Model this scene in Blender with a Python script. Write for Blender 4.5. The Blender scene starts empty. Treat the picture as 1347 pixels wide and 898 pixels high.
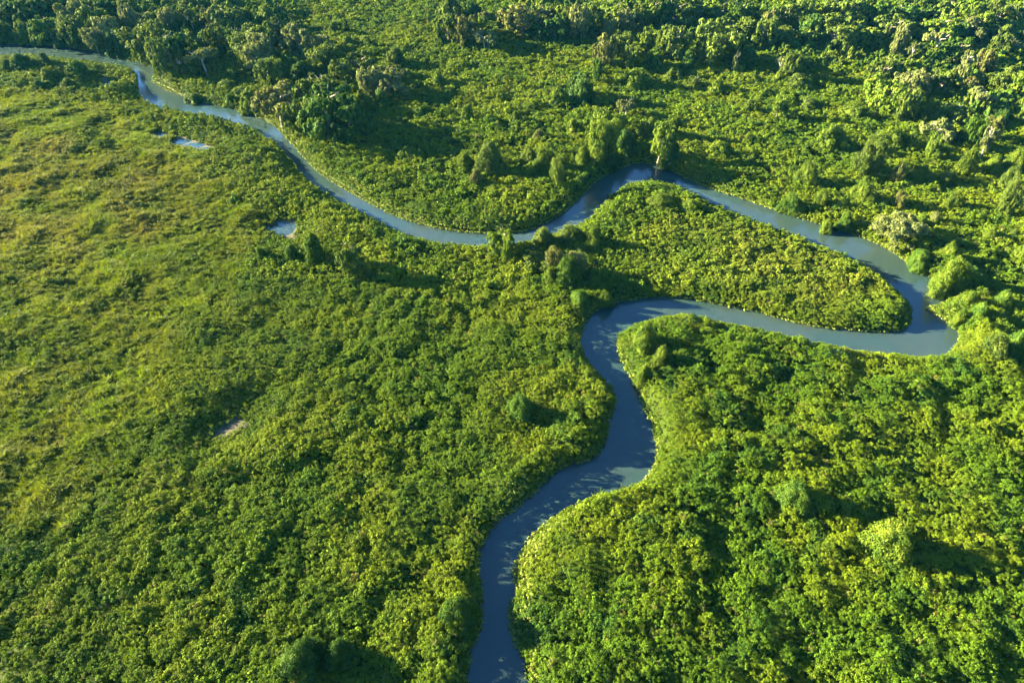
import bpy, math
import numpy as np

# ------------------------------------------------------------------ camera, sky, sun, exposure
SC = bpy.context.scene
COL = SC.collection
R = math.radians
CAM_H, PITCH, FPX, CX, CY = 90.0, R(41.0), 910.0, 673.5, 449.0
cam = bpy.data.cameras.new('camera')
cam.sensor_width = 36.0
cam.lens = 36.0 * FPX / 1347.0
cam.clip_start, cam.clip_end = 1.0, 20000.0
camo = bpy.data.objects.new('camera', cam)
COL.objects.link(camo)
camo.location = (0, 0, CAM_H)
camo.rotation_euler = (R(90) - PITCH, 0, 0)
SC.camera = camo

SUN_EL = R(17.0)
SHX, SHY = 0.974, -0.225                     # direction that shadows run on the ground
SUN_STRENGTH, SKY_STRENGTH, EXPOSURE = 5.0, 0.05, 3.85
world = bpy.data.worlds.new('World')
SC.world = world
world.use_nodes = True
wn = world.node_tree
sky = wn.nodes.new('ShaderNodeTexSky')
sky.sky_type = 'NISHITA'
sky.sun_disc = False
sky.sun_elevation = SUN_EL
sky.sun_rotation = math.atan2(-SHX, -SHY)    # azimuth clockwise from +Y
sky.air_density, sky.dust_density, sky.ozone_density = 1.0, 0.2, 7.0
bg = wn.nodes['Background']
wn.links.new(sky.outputs[0], bg.inputs[0])
bg.inputs[1].default_value = SKY_STRENGTH

sl = bpy.data.lights.new('sun', 'SUN')
sl.energy, sl.angle, sl.color = SUN_STRENGTH, R(0.5), (1.0, 0.87, 0.56)
so = bpy.data.objects.new('sun', sl)
COL.objects.link(so)
so.location = (-200, 60, 160)
from mathutils import Vector
so.rotation_euler = Vector((SHX * math.cos(SUN_EL), SHY * math.cos(SUN_EL), -math.sin(SUN_EL))).to_track_quat('-Z', 'Y').to_euler()

vs = SC.view_settings
vs.view_transform, vs.look, vs.exposure, vs.gamma = 'Standard', 'None', EXPOSURE, 1.0
vs.use_curve_mapping = False
cy = SC.cycles
cy.max_bounces, cy.diffuse_bounces, cy.glossy_bounces, cy.transmission_bounces, cy.transparent_max_bounces = 4, 2, 2, 2, 2
cy.use_denoising = True
cy.caustics_reflective = cy.caustics_refractive = False

rng = np.random.default_rng(7)

# ------------------------------------------------------------------ helpers
def ground_at(u, v, z=0.0):
    dx, dy = (np.asarray(u, float) - CX) / FPX, (np.asarray(v, float) - CY) / FPX
    ry = math.cos(PITCH) - dy * math.sin(PITCH)
    rz = -math.sin(PITCH) - dy * math.cos(PITCH)
    t = (z - CAM_H) / rz
    return dx * t, ry * t

def proj(x, y, z):
    dz = z - CAM_H
    dep = y * math.cos(PITCH) - dz * math.sin(PITCH)
    down = -y * math.sin(PITCH) - dz * math.cos(PITCH)
    return CX + FPX * x / dep, CY + FPX * down / dep, dep

def hash2(ix, iy, s):
    h = (ix.astype(np.int64) * 374761393 + iy.astype(np.int64) * 668265263 + s * 974711) & 0xFFFFFFFF
    h = ((h ^ (h >> 13)) * 1274126177) & 0xFFFFFFFF
    h = ((h ^ (h >> 16)) * 2246822519) & 0xFFFFFFFF
    return ((h ^ (h >> 15)) & 0xFFFFFF) / float(0xFFFFFF)

def vnoise(x, y, cell, s):
    x, y = x / cell, y / cell
    ix, iy = np.floor(x), np.floor(y)
    fx, fy = x - ix, y - iy
    fx, fy = fx * fx * (3 - 2 * fx), fy * fy * (3 - 2 * fy)
    a, b = hash2(ix, iy, s), hash2(ix + 1, iy, s)
    c, d = hash2(ix, iy + 1, s), hash2(ix + 1, iy + 1, s)
    return (a + (b - a) * fx) * (1 - fy) + (c + (d - c) * fx) * fy

def fbm(x, y, cell, s, n=3):
    o, amp, tot = 0, 1.0, 0
    for k in range(n):
        o = o + amp * vnoise(x + 13.7 * k, y - 9.1 * k, cell / 2 ** k, s + k)
        tot += amp
        amp *= 0.5
    return o / tot

def domes(x, y, cell, s, keep=1.0):
    """bush-shaped bumps: the highest of many random half-domes, 0..1"""
    ix, iy = np.floor(x / cell), np.floor(y / cell)
    best = np.zeros_like(x)
    for ox in (-1, 0, 1):
        for oy in (-1, 0, 1):
            jx, jy = ix + ox, iy + oy
            px = (jx + 0.15 + 0.7 * hash2(jx, jy, s)) * cell
            py = (jy + 0.15 + 0.7 * hash2(jx, jy, s + 1)) * cell
            h = 0.45 + 0.55 * hash2(jx, jy, s + 2)
            rad = cell * (0.5 + 0.4 * hash2(jx, jy, s + 3))
            on = hash2(jx, jy, s + 4) < keep
            q = np.clip(1 - ((x - px) ** 2 + (y - py) ** 2) / rad ** 2, 0, 1)
            best = np.maximum(best, np.where(on, h * np.sqrt(q), 0))
    return best

def sstep(a, b, x):
    t = np.clip((x - a) / (b - a), 0, 1)
    return t * t * (3 - 2 * t)

def poly_sd(px, py, X, Y):
    """signed distance to a closed polygon, negative inside"""
    px, py = np.asarray(px), np.asarray(py)
    d2 = np.full(X.shape, 1e18)
    ins = np.zeros(X.shape, bool)
    n = len(px)
    for i in range(n):
        x0, y0, x1, y1 = px[i], py[i], px[(i + 1) % n], py[(i + 1) % n]
        ex, ey = x1 - x0, y1 - y0
        L = ex * ex + ey * ey
        if L < 1e-9:
            continue
        t = np.clip(((X - x0) * ex + (Y - y0) * ey) / L, 0, 1)
        d2 = np.minimum(d2, (X - x0 - t * ex) ** 2 + (Y - y0 - t * ey) ** 2)
        c = (y0 > Y) != (y1 > Y)
        if abs(ey) > 1e-12:
            ins ^= c & (X < ex * (Y - y0) / ey + x0)
    d = np.sqrt(d2)
    return np.where(ins, -d, d)

def new_mesh(name, verts, faces, mats=(), smooth=False):
    """faces: (N,k) int array"""
    me = bpy.data.meshes.new(name)
    verts = np.ascontiguousarray(verts, np.float32)
    faces = np.ascontiguousarray(faces, np.int32)
    k = faces.shape[1]
    me.vertices.add(len(verts))
    me.vertices.foreach_set('co', verts.ravel())
    me.loops.add(faces.size)
    me.loops.foreach_set('vertex_index', faces.ravel())
    me.polygons.add(len(faces))
    me.polygons.foreach_set('loop_start', np.arange(0, faces.size, k, dtype=np.int32))
    me.polygons.foreach_set('loop_total', np.full(len(faces), k, np.int32))
    if smooth:
        me.polygons.foreach_set('use_smooth', np.ones(len(faces), bool))
    for m in mats:
        me.materials.append(m)
    me.update(calc_edges=True)
    me.validate()
    return me

def link(name, me, label=None, cat=None, kind=None, group=None, parent=None):
    o = bpy.data.objects.new(name, me)
    COL.objects.link(o)
    if label: o['label'] = label
    if cat: o['category'] = cat
    if kind: o['kind'] = kind
    if group: o['group'] = group
    if parent: o.parent = parent
    return o

def unit(v):
    return v / (np.linalg.norm(v, axis=1, keepdims=True) + 1e-9)

def leaf_quads(pos, nor, size, g, aspect=0.62):
    """diamond leaves: returns verts, faces"""
    n = len(pos)
    nor = unit(nor)
    r = unit(g.normal(size=(n, 3)))
    t = unit(np.cross(nor, r))
    b = np.cross(nor, t)
    s = size[:, None]
    droop = nor * s * 0.18
    v = np.stack([pos + t * s - droop, pos + b * s * aspect, pos - t * s - droop, pos - b * s * aspect], 1).reshape(-1, 3)
    f = np.arange(4 * n).reshape(n, 4)
    return v, f

# ------------------------------------------------------------------ materials
def nn(nt, kind, **kw):
    n = nt.nodes.new(kind)
    for k, v in kw.items():
        setattr(n, k, v)
    return n

def leaf_material(name, source, translucent=0.16, var=0.75):
    """source: 'object' = Object Info colour, 'instancer' = tint attribute on the instance, 'mesh' = tint on the mesh"""
    m = bpy.data.materials.new(name)
    m.use_nodes = True
    nt = m.node_tree
    nt.nodes.clear()
    out = nn(nt, 'ShaderNodeOutputMaterial')
    if source == 'object':
        oc = nn(nt, 'ShaderNodeObjectInfo').outputs['Color']
        pn = nn(nt, 'ShaderNodeTexNoise')                    # leaf colour differs from bough to bough
        pn.inputs['Scale'].default_value, pn.inputs['Detail'].default_value = 0.55, 3
        nt.links.new(nn(nt, 'ShaderNodeNewGeometry').outputs['Position'], pn.inputs['Vector'])
        ph = nn(nt, 'ShaderNodeHueSaturation')
        pm = nn(nt, 'ShaderNodeMapRange'); pm.inputs[1].default_value, pm.inputs[2].default_value = 0.3, 0.7
        pm.inputs[3].default_value, pm.inputs[4].default_value = 0.55, 1.3
        pm2 = nn(nt, 'ShaderNodeMapRange'); pm2.inputs[1].default_value, pm2.inputs[2].default_value = 0.3, 0.7
        pm2.inputs[3].default_value, pm2.inputs[4].default_value = 0.53, 0.485
        nt.links.new(pn.outputs['Fac'], pm.inputs[0]); nt.links.new(pn.outputs['Fac'], pm2.inputs[0])
        nt.links.new(pm.outputs[0], ph.inputs['Value']); nt.links.new(pm2.outputs[0], ph.inputs['Hue'])
        nt.links.new(oc, ph.inputs['Color'])
        c = ph.outputs[0]
    else:
        a = nn(nt, 'ShaderNodeAttribute', attribute_name='tint', attribute_type='INSTANCER' if source == 'instancer' else 'GEOMETRY')
        c = a.outputs['Color']
    isl = nn(nt, 'ShaderNodeNewGeometry').outputs['Random Per Island']
    mr = nn(nt, 'ShaderNodeMapRange')
    mr.inputs[3].default_value, mr.inputs[4].default_value = 1 - var / 2, 1 + var / 2
    nt.links.new(isl, mr.inputs[0])
    hs = nn(nt, 'ShaderNodeHueSaturation')
    mr2 = nn(nt, 'ShaderNodeMapRange')
    mr2.inputs[3].default_value, mr2.inputs[4].default_value = 0.512, 0.488
    nt.links.new(isl, mr2.inputs[0])
    nt.links.new(mr2.outputs[0], hs.inputs['Hue'])
    nt.links.new(mr.outputs[0], hs.inputs['Value'])
    nt.links.new(c, hs.inputs['Color'])
    d = nn(nt, 'ShaderNodeBsdfPrincipled')
    d.inputs['Roughness'].default_value = 0.7
    d.inputs['Specular IOR Level'].default_value = 0.06
    nt.links.new(hs.outputs[0], d.inputs['Base Color'])
    mul = nn(nt, 'ShaderNodeMix', data_type='RGBA', blend_type='MULTIPLY')
    mul.inputs[0].default_value = 1.0
    mul.inputs[7].default_value = (1.35, 1.3, 0.5, 1)
    nt.links.new(hs.outputs[0], mul.inputs[6])
    t = nn(nt, 'ShaderNodeBsdfTranslucent')
    nt.links.new(mul.outputs[2], t.inputs['Color'])
    mx = nn(nt, 'ShaderNodeMixShader')
    mx.inputs[0].default_value = translucent
    nt.links.new(d.outputs[0], mx.inputs[1])
    nt.links.new(t.outputs[0], mx.inputs[2])
    nt.links.new(mx.outputs[0], out.inputs[0])
    return m

def noise_material(name, stops, scale, rough=0.9, bump=0.0, detail=6):
    m = bpy.data.materials.new(name)
    m.use_nodes = True
    nt = m.node_tree
    b = nt.nodes['Principled BSDF']
    tc = nn(nt, 'ShaderNodeNewGeometry')
    no = nn(nt, 'ShaderNodeTexNoise')
    no.inputs['Scale'].default_value = scale
    no.inputs['Detail'].default_value = detail
    nt.links.new(tc.outputs['Position'], no.inputs['Vector'])
    cr = nn(nt, 'ShaderNodeValToRGB')
    for i, (p, c) in enumerate(stops):
        e = cr.color_ramp.elements[i] if i < 2 else cr.color_ramp.elements.new(p)
        e.position, e.color = p, (*c, 1)
    nt.links.new(no.outputs['Fac'], cr.inputs[0])
    nt.links.new(cr.outputs[0], b.inputs['Base Color'])
    b.inputs['Roughness'].default_value = rough
    b.inputs['Specular IOR Level'].default_value = 0.2
    if bump:
        bp = nn(nt, 'ShaderNodeBump')
        bp.inputs['Distance'].default_value = bump
        nt.links.new(no.outputs['Fac'], bp.inputs['Height'])
        nt.links.new(bp.outputs[0], b.inputs['Normal'])
    return m

M_leaf_obj = leaf_material('tree_leaves', 'object')
M_leaf_inst = leaf_material('shrub_leaves', 'instancer')
M_grass = leaf_material('marsh_grass_blades', 'instancer', 0.35, 0.7)
M_under = leaf_material('undergrowth_green', 'mesh', 0.0, 0.0)
M_bark = noise_material('bark', [(0.3, (0.11, 0.085, 0.06)), (0.7, (0.25, 0.21, 0.16))], 3.0)
M_pale_bark = noise_material('pale_bark', [(0.3, (0.20, 0.18, 0.14)), (0.7, (0.36, 0.33, 0.27))], 3.0)
M_ground = noise_material('wet_ground', [(0.35, (0.035, 0.040, 0.018)), (0.65, (0.085, 0.070, 0.040))], 0.5)

def water_material(name, mud, deep, rough):
    m = bpy.data.materials.new(name)
    m.use_nodes = True
    nt = m.node_tree
    b = nt.nodes['Principled BSDF']
    geo = nn(nt, 'ShaderNodeNewGeometry')
    n1 = nn(nt, 'ShaderNodeTexNoise')
    n1.inputs['Scale'].default_value, n1.inputs['Detail'].default_value = 0.07, 4
    nt.links.new(geo.outputs['Position'], n1.inputs['Vector'])
    cr = nn(nt, 'ShaderNodeValToRGB')
    cr.color_ramp.elements[0].position, cr.color_ramp.elements[0].color = 0.35, (*deep, 1)
    cr.color_ramp.elements[1].position, cr.color_ramp.elements[1].color = 0.65, (*mud, 1)
    nt.links.new(n1.outputs['Fac'], cr.inputs[0])
    nt.links.new(cr.outputs[0], b.inputs['Base Color'])
    b.inputs['Roughness'].default_value = rough
    b.inputs['IOR'].default_value = 1.333
    b.inputs['Specular IOR Level'].default_value = 0.9
    b.inputs['Subsurface Weight'].default_value = 1.0         # silt: light spreads under the surface and softens shadow edges
    b.inputs['Subsurface Radius'].default_value = (1.0, 1.0, 1.0)
    b.inputs['Subsurface Scale'].default_value = 0.7
    n2 = nn(nt, 'ShaderNodeTexNoise')
    n2.inputs['Scale'].default_value, n2.inputs['Detail'].default_value = 1.3, 3
    nt.links.new(geo.outputs['Position'], n2.inputs['Vector'])
    bp = nn(nt, 'ShaderNodeBump')
    bp.inputs['Strength'].default_value, bp.inputs['Distance'].default_value = 0.12, 0.04
    nt.links.new(n2.outputs['Fac'], bp.inputs['Height'])
    nt.links.new(bp.outputs[0], b.inputs['Normal'])
    return m

M_water = water_material('river_water', (0.027, 0.044, 0.034), (0.018, 0.041, 0.034), 0.18)
M_mudwater = water_material('muddy_water', (0.075, 0.052, 0.032), (0.05, 0.036, 0.025), 0.5)

# ------------------------------------------------------------------ river course (traced bank lines, ground points)
BANK_L = [(596, 1260), (600, 1120), (604, 1010), (610, 950), (616, 893), (618, 860), (633, 822), (634, 780), (630, 745), (637, 712), (660, 682), (690, 655), (718, 632), (745, 613), (775, 605),
 (793, 588), (800, 560), (808, 535), (808, 512), (790, 492), (772, 470), (764, 450), (768, 430), (780, 412), (805, 400), (840, 393), (880, 391), (920, 396),
 (960, 404), (1000, 412), (1030, 420), (1060, 428), (1100, 433), (1150, 436), (1185, 435), (1197, 425), (1198, 408), (1190, 390), (1165, 368), (1140, 350),
 (1110, 334), (1080, 321), (1050, 307), (1010, 292), (970, 276), (930, 259), (905, 245), (880, 235), (848, 232), (825, 240), (800, 260), (775, 285), (740, 301),
 (700, 313), (670, 318), (640, 320), (600, 318), (560, 312), (525, 301), (490, 284), (455, 266), (430, 253), (405, 236), (385, 214), (368, 193), (340, 171),
 (310, 156), (270, 144), (230, 138), (205, 132), (184, 128), (181, 110), (178, 95), (160, 85), (130, 77), (90, 71), (50, 67), (0, 66), (-90, 67), (-260, 70)]
BANK_R = [(702, 1260), (698, 1120), (696, 1010), (695, 950), (693, 893), (688, 860), (676, 828), (674, 800), (682, 770), (680, 750), (690, 720), (715, 690), (745, 668), (780, 652), (815, 641),
 (845, 631), (862, 605), (862, 580), (858, 560), (848, 540), (838, 510), (822, 485), (812, 460), (815, 440), (835, 426), (862, 417), (890, 414), (940, 420),
 (985, 430), (1030, 440), (1080, 452), (1130, 460), (1180, 464), (1215, 468), (1245, 466), (1262, 445), (1254, 430), (1240, 418), (1224, 408), (1224, 402),
 (1242, 400), (1244, 388), (1235, 374), (1210, 357), (1190, 344), (1165, 327), (1130, 311), (1090, 299), (1050, 287), (1000, 270), (960, 256), (920, 242),
 (890, 228), (850, 215), (820, 220), (790, 235), (765, 258), (738, 282), (705, 299), (680, 305), (640, 306), (600, 303), (570, 298), (540, 290), (510, 278),
 (480, 262), (450, 245), (425, 230), (405, 210), (385, 188), (372, 174), (360, 164), (340, 155), (320, 147), (280, 138), (240, 127), (215, 115), (203, 108),
 (200, 101), (211, 93), (204, 86), (190, 84), (176, 81), (160, 77), (140, 72), (110, 66), (70, 61), (30, 59), (0, 58), (-90, 57), (-260, 55)]

def bank_world(pts, land_left):
    p = np.array(pts, float)
    for it in range(2):
        z = np.zeros(len(p)) if it == 0 else zoff
        x, y = ground_at(p[:, 0], p[:, 1], z)
        tx, ty = np.gradient(x), np.gradient(y)
        L = np.hypot(tx, ty) + 1e-9
        nx, ny = (-ty / L, tx / L) if land_left else (ty / L, -tx / L)
        dcam = np.hypot(x, y)
        toward = -(nx * x + ny * y) / dcam          # land lies nearer the camera than the water
        zoff = (1.2 + 1.5 * sstep(120, 220, y)) * np.clip(toward * 1.4, 0, 1)
    # resample with a smooth curve
    q = []
    n = len(x)
    for i in range(n - 1):
        i0, i3 = max(i - 1, 0), min(i + 2, n - 1)
        for t in np.linspace(0, 1, 4, endpoint=False):
            a = [0.5 * (2 * c[i] + (c[i + 1] - c[i0]) * t + (2 * c[i0] - 5 * c[i] + 4 * c[i + 1] - c[i3]) * t * t + (3 * c[i] - c[i0] - 3 * c[i + 1] + c[i3]) * t ** 3) for c in (x, y)]
            q.append(a)
    q.append([x[-1], y[-1]])
    return np.array(q)

LW, RW = bank_world(BANK_L, True), bank_world(BANK_R, False)
RIVER = np.vstack([LW, RW[::-1]])

PONDS = [  # small open pools in the marsh (centre, half sizes in pixels)
 ('pond', [(129, 101), (136, 102), (146, 108), (141, 113), (136, 113), (136, 107)], 'water'),
 ('pond', [(144, 162), (150, 160), (157, 162), (150, 165)], 'water'),
 ('pond', [(198, 174), (208, 171), (220, 174), (214, 179), (201, 179)], 'water'),
 ('pond', [(226, 183), (236, 180), (252, 184), (276, 190), (262, 194), (240, 189), (228, 188)], 'water'),
 ('pond', [(354, 296), (368, 288), (386, 288), (386, 300), (380, 311), (364, 303)], 'water'),
 ('mud_pool', [(281, 565), (290, 559), (302, 556), (311, 547), (315, 550), (310, 560), (296, 568), (284, 571)], 'mud')]

# ------------------------------------------------------------------ fields on a world grid
GX0, GX1, GY0, GY1, GS = -330.0, 330.0, -10.0, 520.0, 1.0
gx, gy = np.arange(GX0, GX1 + GS, GS), np.arange(GY0, GY1 + GS, GS)
GX, GY = np.meshgrid(gx, gy)
SD = poly_sd(RIVER[:, 0], RIVER[:, 1], GX, GY)
SDP = np.full(GX.shape, 1e3)
pond_w = []
for nme, pts, kind in PONDS:
    p = np.array(pts, float)
    px, py = ground_at(p[:, 0], p[:, 1], 0.8)
    px, py = px.mean() + (px - px.mean()) * 1.15, py.mean() + (py - py.mean()) * (1.3 if py.mean() > 190 else 1.05)
    pond_w.append((px, py))
    SDP = np.minimum(SDP, poly_sd(px, py, GX, GY))

def samp(F, x, y):
    fx, fy = np.clip((x - GX0) / GS, 0, F.shape[1] - 1.001), np.clip((y - GY0) / GS, 0, F.shape[0] - 1.001)
    ix, iy = fx.astype(int), fy.astype(int)
    tx, ty = fx - ix, fy - iy
    return (F[iy, ix] * (1 - tx) + F[iy, ix + 1] * tx) * (1 - ty) + (F[iy + 1, ix] * (1 - tx) + F[iy + 1, ix + 1] * tx) * ty

PU, PV, PD = proj(GX, GY, 1.0)

def zone(poly, soft):
    p = np.array(poly, float)
    x, y = ground_at(p[:, 0], p[:, 1], 1.0)
    return 1 - sstep(-soft, soft, poly_sd(x, y, GX, GY))

Z_MARSH = zone([(-300, 112), (60, 120), (150, 135), (215, 180), (290, 215), (345, 300), (330, 350), (250, 420), (215, 520), (150, 640), (60, 700), (-300, 760)], 7)
Z_BROWN = zone([(-300, 190), (80, 180), (230, 230), (260, 290), (180, 330), (60, 360), (-300, 380)], 9)
Z_PENIN = zone([(880, 290), (960, 300), (1060, 330), (1150, 370), (1185, 410), (1080, 415), (900, 370), (820, 340)], 6)
Z_LOWR = zone([(700, 640), (860, 480), (830, 430), (900, 425), (1100, 465), (1250, 480), (1500, 470), (1700, 1100), (690, 1100)], 8)
Z_WOOD = np.clip(zone([(-300, -60), (390, -60), (400, 80), (360, 110), (190, 80), (-300, 52)], 6)
                 + zone([(690, -60), (1700, -60), (1700, 230), (1340, 190), (1150, 110), (960, 70), (780, 50), (680, 25)], 6), 0, 1)
Z_UPPER = sstep(300, 180, PV) * (1 - Z_MARSH)
Z_RBANK = zone([(1180, 320), (1230, 310), (1300, 400), (1330, 470), (1270, 480), (1262, 440), (1245, 380)], 3)
Z_FRINGE = zone([(740, 380), (765, 385), (800, 400), (765, 430), (770, 480), (815, 520), (800, 600), (740, 610), (720, 560), (735, 480)], 4)

Z_FRINGE2 = zone([(660, 640), (750, 600), (720, 640), (660, 690), (640, 720), (640, 790), (622, 830), (615, 930), (560, 930), (590, 760), (610, 700)], 3)

_sdy = np.gradient(SD, GS, axis=0)
NEARB = np.clip(-_sdy * 1.3, 0, 1)              # bank lying on the camera's side of the river: low plants only

def canopy(x, y):
    """height of the shrub layer's top above the ground"""
    m, w, lr, up = samp(Z_MARSH, x, y), samp(Z_WOOD, x, y), samp(Z_LOWR, x, y), samp(Z_UPPER, x, y)
    base = 1.2 + 0.5 * lr + 0.3 * w - 0.55 * m
    d1 = domes(x, y, 3.0, 11)
    d2 = domes(x, y, 8.5, 31, 0.75)
    d3 = domes(x, y, 15.0, 51, 0.45)
    rough = fbm(x, y, 26, 70)
    h = base + (1.25 + 0.6 * lr + 0.3 * up - 0.5 * m) * d1 + (0.85 + 0.6 * lr + 1.0 * up * rough + 0.3 * w - 0.35 * m) * d2
    h = h + (0.3 + 1.3 * up * np.clip(rough * 2 - 0.8, 0, 1) * (1 - w) + 0.4 * w) * d3
    h = h + m * (1.5 * fbm(x, y, 7, 77, 2) - 0.55)
    h = h + 1.3 * samp(Z_RBANK, x, y) * (0.4 + d2) + 0.9 * samp(Z_FRINGE, x, y) * (0.3 + 0.8 * d1) + 1.5 * samp(Z_FRINGE2, x, y) * (0.4 + 0.8 * d1)
    sd = samp(SD, x, y)
    bank = sstep(-0.2, 3.2 + 8.0 * samp(NEARB, x, y) * sstep(110, 220, y), sd)
    h = 0.75 + (h - 0.75) * bank
    sp = samp(SDP, x, y)
    return 0.35 + (h - 0.35) * sstep(0.5, 8.0, sp)

def tint(x, y, g):
    """leaf colour at a place, by what grows there"""
    n = len(x)
    m, br, pe = samp(Z_MARSH, x, y), samp(Z_BROWN, x, y), samp(Z_PENIN, x, y)
    lr, w = samp(Z_LOWR, x, y), samp(Z_WOOD, x, y)
    C = lambda *c: np.tile(np.array(c, float), (n, 1))
    green, yel, dark = C(0.060, 0.112, 0.005), C(0.108, 0.148, 0.005), C(0.028, 0.076, 0.009)
    oliv, brn = C(0.086, 0.114, 0.009), C(0.140, 0.112, 0.032)
    a = fbm(x, y, 11, 91)[:, None]
    b = fbm(x, y, 4.0, 95)[:, None]
    c = green + (yel - green) * np.clip((a - 0.38) * 3.2, 0, 1)
    c = c + (dark - c) * np.clip((0.44 - b) * 3.0, 0, 0.8)
    left = np.clip((1 - lr) * (1 - w), 0, 1)[:, None]
    c = c + (oliv - c) * 0.30 * left * (0.4 + b)
    c = c + (oliv - c) * 0.45 * m[:, None] + (brn - c) * (0.5 * br * np.clip(a[:, 0] * 2.2 - 0.6, 0, 1))[:, None]
    c = c + (oliv * 1.15 - c) * (0.28 * pe)[:, None] + (brn - c) * (0.14 * pe * np.clip(a[:, 0] * 2.4 - 0.8, 0, 1))[:, None]
    c = c * (1.0 - 0.10 * lr[:, None]) * (0.78 + 0.44 * g.random((n, 1)))
    spots = (g.random(n) < 0.02)[:, None]
    c = np.where(spots, c * 0.5 + brn * 0.5, c)
    return c

# ------------------------------------------------------------------ ground and water
far = np.array([-9000, -3000, -1000, -500])
ax = np.concatenate([far, np.arange(-330, 331, 2.5), -far[::-1]])
ay = np.concatenate([[-3000, -800, -200, -30], np.arange(-9, 521, 2.5), [700, 1200, 3000, 9000]])
AX, AY = np.meshgrid(ax, ay)
inside = (np.abs(AX) <= 330) & (AY >= -10) & (AY <= 520)
sd = np.where(inside, np.minimum(samp(SD, AX, AY), samp(SDP, AX, AY) + 0.6), 50)
AZ = np.where(sd > 0, 0.12, 0.12 - 1.3 * np.clip(-sd / 1.5, 0, 1))
ny, nx = AX.shape
idx = np.arange(ny * nx).reshape(ny, nx)
quads = np.stack([idx[:-1, :-1], idx[:-1, 1:], idx[1:, 1:], idx[1:, :-1]], -1).reshape(-1, 4)
gme = new_mesh('ground', np.stack([AX, AY, AZ], -1).reshape(-1, 3), quads, [M_ground], True)
link('ground', gme, 'dark wet marsh ground under all the plants', 'ground', 'structure')

from mathutils.geometry import tessellate_polygon
def water_sheet(name, px, py, z, mat, label, cat):
    co = [Vector((a, b, z)) for a, b in zip(px, py)]
    tris = np.array(tessellate_polygon([co]))
    me = new_mesh(name, np.array(co), tris, [mat])
    # face up
    if me.polygons and sum(p.normal.z for p in me.polygons) < 0:
        me.flip_normals()
    return link(name, me, label, cat, 'structure')

def grow(px, py, d):
    px, py = np.asarray(px), np.asarray(py)
    tx, ty = np.roll(px, -1) - np.roll(px, 1), np.roll(py, -1) - np.roll(py, 1)
    L = np.hypot(tx, ty) + 1e-9
    area = 0.5 * np.sum(px * np.roll(py, -1) - np.roll(px, -1) * py)
    s = 1 if area > 0 else -1
    return px + s * d * ty / L, py - s * d * tx / L

# the river is a strip between its two banks
def resample(P, n):
    L = np.concatenate([[0], np.cumsum(np.hypot(*np.diff(P, axis=0).T))])
    t = np.linspace(0, L[-1], n)
    return np.stack([np.interp(t, L, P[:, 0]), np.interp(t, L, P[:, 1])], 1)
rx, ry = grow(RIVER[:, 0], RIVER[:, 1], 0.35)
water_sheet('river_water', rx, ry, 0.0, M_water, 'winding murky green river curling through the marsh', 'river')
POND_LABELS = ['small pale pool in the marsh beside the upper left river', 'tiny sliver of water left of two paired marsh pools',
 'upper left of two paired shallow marsh pools', 'lower right of two paired shallow pools with sandy rim',
 'larger blue pool beside dark bushes in the middle of the marsh', 'small brown muddy pool alone in the lower left shrubs']
for (nme, pts, kind), (px, py), lb in zip(PONDS, pond_w, POND_LABELS):
    gx_, gy_ = grow(px, py, 0.35)
    water_sheet(nme, gx_, gy_, 0.02, M_mudwater if kind == 'mud' else M_water, lb, 'pool')

# ------------------------------------------------------------------ undergrowth skin: a leafy layer below the shrub tops, its colour darkened as gap shade
US = 1.25
ux, uy = np.arange(-325, 326, US), np.arange(-8, 515, US)
UX, UY = np.meshgrid(ux, uy)
UX = UX + rng.uniform(-0.35, 0.35, UX.shape); UY = UY + rng.uniform(-0.35, 0.35, UY.shape)
us = np.minimum(samp(SD, UX, UY), samp(SDP, UX, UY))
UZ = np.where(us > 0, canopy(UX, UY) * 0.62 - 0.15, -0.5 + np.clip(us, -1, 0))
ny, nx = UX.shape
idx = np.arange(ny * nx).reshape(ny, nx)
quads = np.stack([idx[:-1, :-1], idx[:-1, 1:], idx[1:, 1:], idx[1:, :-1]], -1).reshape(-1, 4)
pu, pv, pd = proj(UX, UY, 1.0)
vis = (us > -1.2) & (pu > -420) & (pu < 1770) & (pv > -90) & (pv < 1460)
quads = quads[vis.ravel()[quads].all(1)]
used = np.unique(quads)
remap = np.full(ny * nx, -1); remap[used] = np.arange(len(used))
UV3 = np.stack([UX, UY, UZ], -1).reshape(-1, 3)[used]
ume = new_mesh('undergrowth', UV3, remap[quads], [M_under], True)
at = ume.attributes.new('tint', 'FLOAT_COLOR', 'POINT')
tc = tint(UV3[:, 0], UV3[:, 1], rng) * 0.32  # leaf tint darkened to paint in the shade between shrubs
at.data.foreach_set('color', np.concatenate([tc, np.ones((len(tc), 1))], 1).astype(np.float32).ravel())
link('undergrowth', ume, 'dense green undergrowth below the shrub tops, coloured dark as their shade', 'undergrowth', 'stuff')

# ------------------------------------------------------------------ prototypes for the ground cover
def proto_col(name):
    return bpy.data.collections.new(name)

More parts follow.
